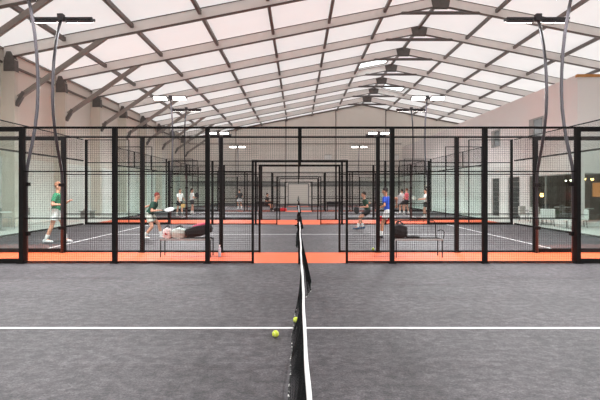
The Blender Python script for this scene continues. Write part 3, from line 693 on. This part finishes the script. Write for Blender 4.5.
g = person('man in bright green t-shirt and white shorts striding behind a post, far left', -7.36, 14.5, -1.4, hip=.92, lean=.08, fl=(-.1, .2), fr=(.1, -.28), hl=(-.1, .3, 1.2), hr=(.2, .2, 1.1), shirt=(40, 118, 82), shorts=(226, 226, 222), hair=(150, 100, 76), sc=1.07, pel=(0, -.02))
g = person('man in dark green t-shirt and pale shorts lunging right with a white racket', -5.0, 15.9, -PI/2, sc=.97, hip=.82, lean=.46, fl=(-.16, .38), fr=(.14, -.12), hl=(-.3, -.5, 1.0), hr=(.22, .42, .98), shirt=(28, 66, 52), shorts=(204, 206, 194), hair=(122, 52, 44), socks=(225, 225, 220))
racket(g[1], (1, -.1, .05), (.0, -.5, 1), (224, 224, 224), 'white padel racket held out by the lunging man in dark green')
g = person('person in white t-shirt and black shorts, left one of the pair on the third court', -7.5, 30, -2.2, fl=(-.12, .12), fr=(.14, -.1), hl=(-.25, .25, 1.0), hr=(.22, .3, .9), shorts=(46, 44, 48), near=False, sc=.98, lean=.1)
racket(g[1], (.6, -.3, -.5), (0, -1, .2), (190, 150, 90), 'tan padel racket held low by the left one of the pair in white')
person('dark-haired person in white t-shirt and dark shorts, right one of the third-court pair', -7.2, 32.2, -1.0, fl=(-.1, .1), fr=(.12, -.1), hl=(-.22, .2, 1.15), hr=(.22, .25, 1.1), shorts=(60, 60, 62), near=False, long=True)
softbag('shoulder_bag', 'black shoulder bag behind the dark-haired person in white', (-6.86, 32.25, 1.05), (.24, .2, .4), bag_m['blk'], handles=False)
person('person in black top and white shorts far behind on the fourth court', -5.1, 41.5, .6, hip=.9, fl=(-.1, .1), fr=(.12, -.1), hl=(-.22, .3, 1.0), hr=(.22, .3, 1.0), shirt=(36, 34, 36), shorts=(222, 220, 218), near=False, lean=.12)
person('person in black sitting on the far left padded bench', -2.5, 36.92, -1.9, hip=.6, lean=.15, fl=(-.12, .45), fr=(.12, .5), hl=(-.2, .35, .75), hr=(.2, .35, .75), shirt=(34, 32, 34), shorts=(30, 30, 32), socks=(40, 40, 42), shoes=(180, 180, 180), near=False, grp='people seated beside the courts')
g = person('man in dark green shirt and black shorts crouching with a black racket, right of doorway', 2.72, 19.9, PI/2, hip=.76, lean=.3, fl=(-.2, .3), fr=(.14, .02), hl=(-.2, .14, .92), hr=(.34, -.05, .95), shirt=(26, 62, 44), shorts=(32, 30, 34), shoes=(60, 92, 124), pel=(0, -.16), skin=(204, 146, 120))
racket(g[-1], (-.45, -.5, -.35), (.05, -1, 0), (30, 28, 30), 'black padel racket held by the crouching man in dark green')
g = person('man in royal blue t-shirt and white shorts between two posts, right of doorway', 2.97, 16.1, PI/2-.55, hip=.9, lean=.22, fl=(-.16, .16), fr=(.16, -.42), hl=(-.34, .2, 1.0), hr=(.36, -.2, 1.1), shirt=(36, 72, 176), shorts=(226, 226, 226), hair=(34, 26, 26), skin=(188, 128, 98), pel=(0, -.06), shoes=(50, 50, 54))
racket(g[1], (.3, 0, 1), (.2, -1, 0), (150, 144, 146), 'grey padel racket behind the man in royal blue')
person('person in white t-shirt standing left of the one in pink', 7.02, 32.4, .8, fl=(-.1, .1), fr=(.12, -.1), shirt=(222, 220, 218), shorts=(56, 54, 56), near=False, sc=.97)
person('person in coral pink t-shirt and black shorts on the third court', 7.2, 31.8, 1.0, fl=(-.12, .14), fr=(.14, -.1), hl=(-.25, .25, 1.0), shirt=(222, 96, 106), shorts=(40, 38, 40), near=False, hair=(110, 62, 44))
g = person('person in white t-shirt and black shorts facing left by the right fence of third court', 7.4, 27.8, 1.45, hip=.92, fl=(-.12, .1), fr=(.14, -.08), hl=(-.2, .35, 1.15), hr=(.2, .38, 1.1), shorts=(40, 40, 40), near=False, sc=.97)
racket(g[1], (-.9, 0, .3), (0, -1, .3), (150, 150, 140), 'grey padel racket held by the person in white beside the right fence')

# ------------------------------------------------------------------ light
w = bpy.data.worlds.new('world'); bpy.context.scene.world = w; w.use_nodes = True
bg = w.node_tree.nodes['Background']; bg.inputs[0].default_value = (.93, .985, 1, 1); bg.inputs[1].default_value = 2.3
bpy.context.scene.cycles.transparent_max_bounces = 48
vs = bpy.context.scene.view_settings; vs.view_transform = 'Standard'; vs.look = 'None'; vs.gamma = 1; vs.exposure = .2; vs.use_curve_mapping = False
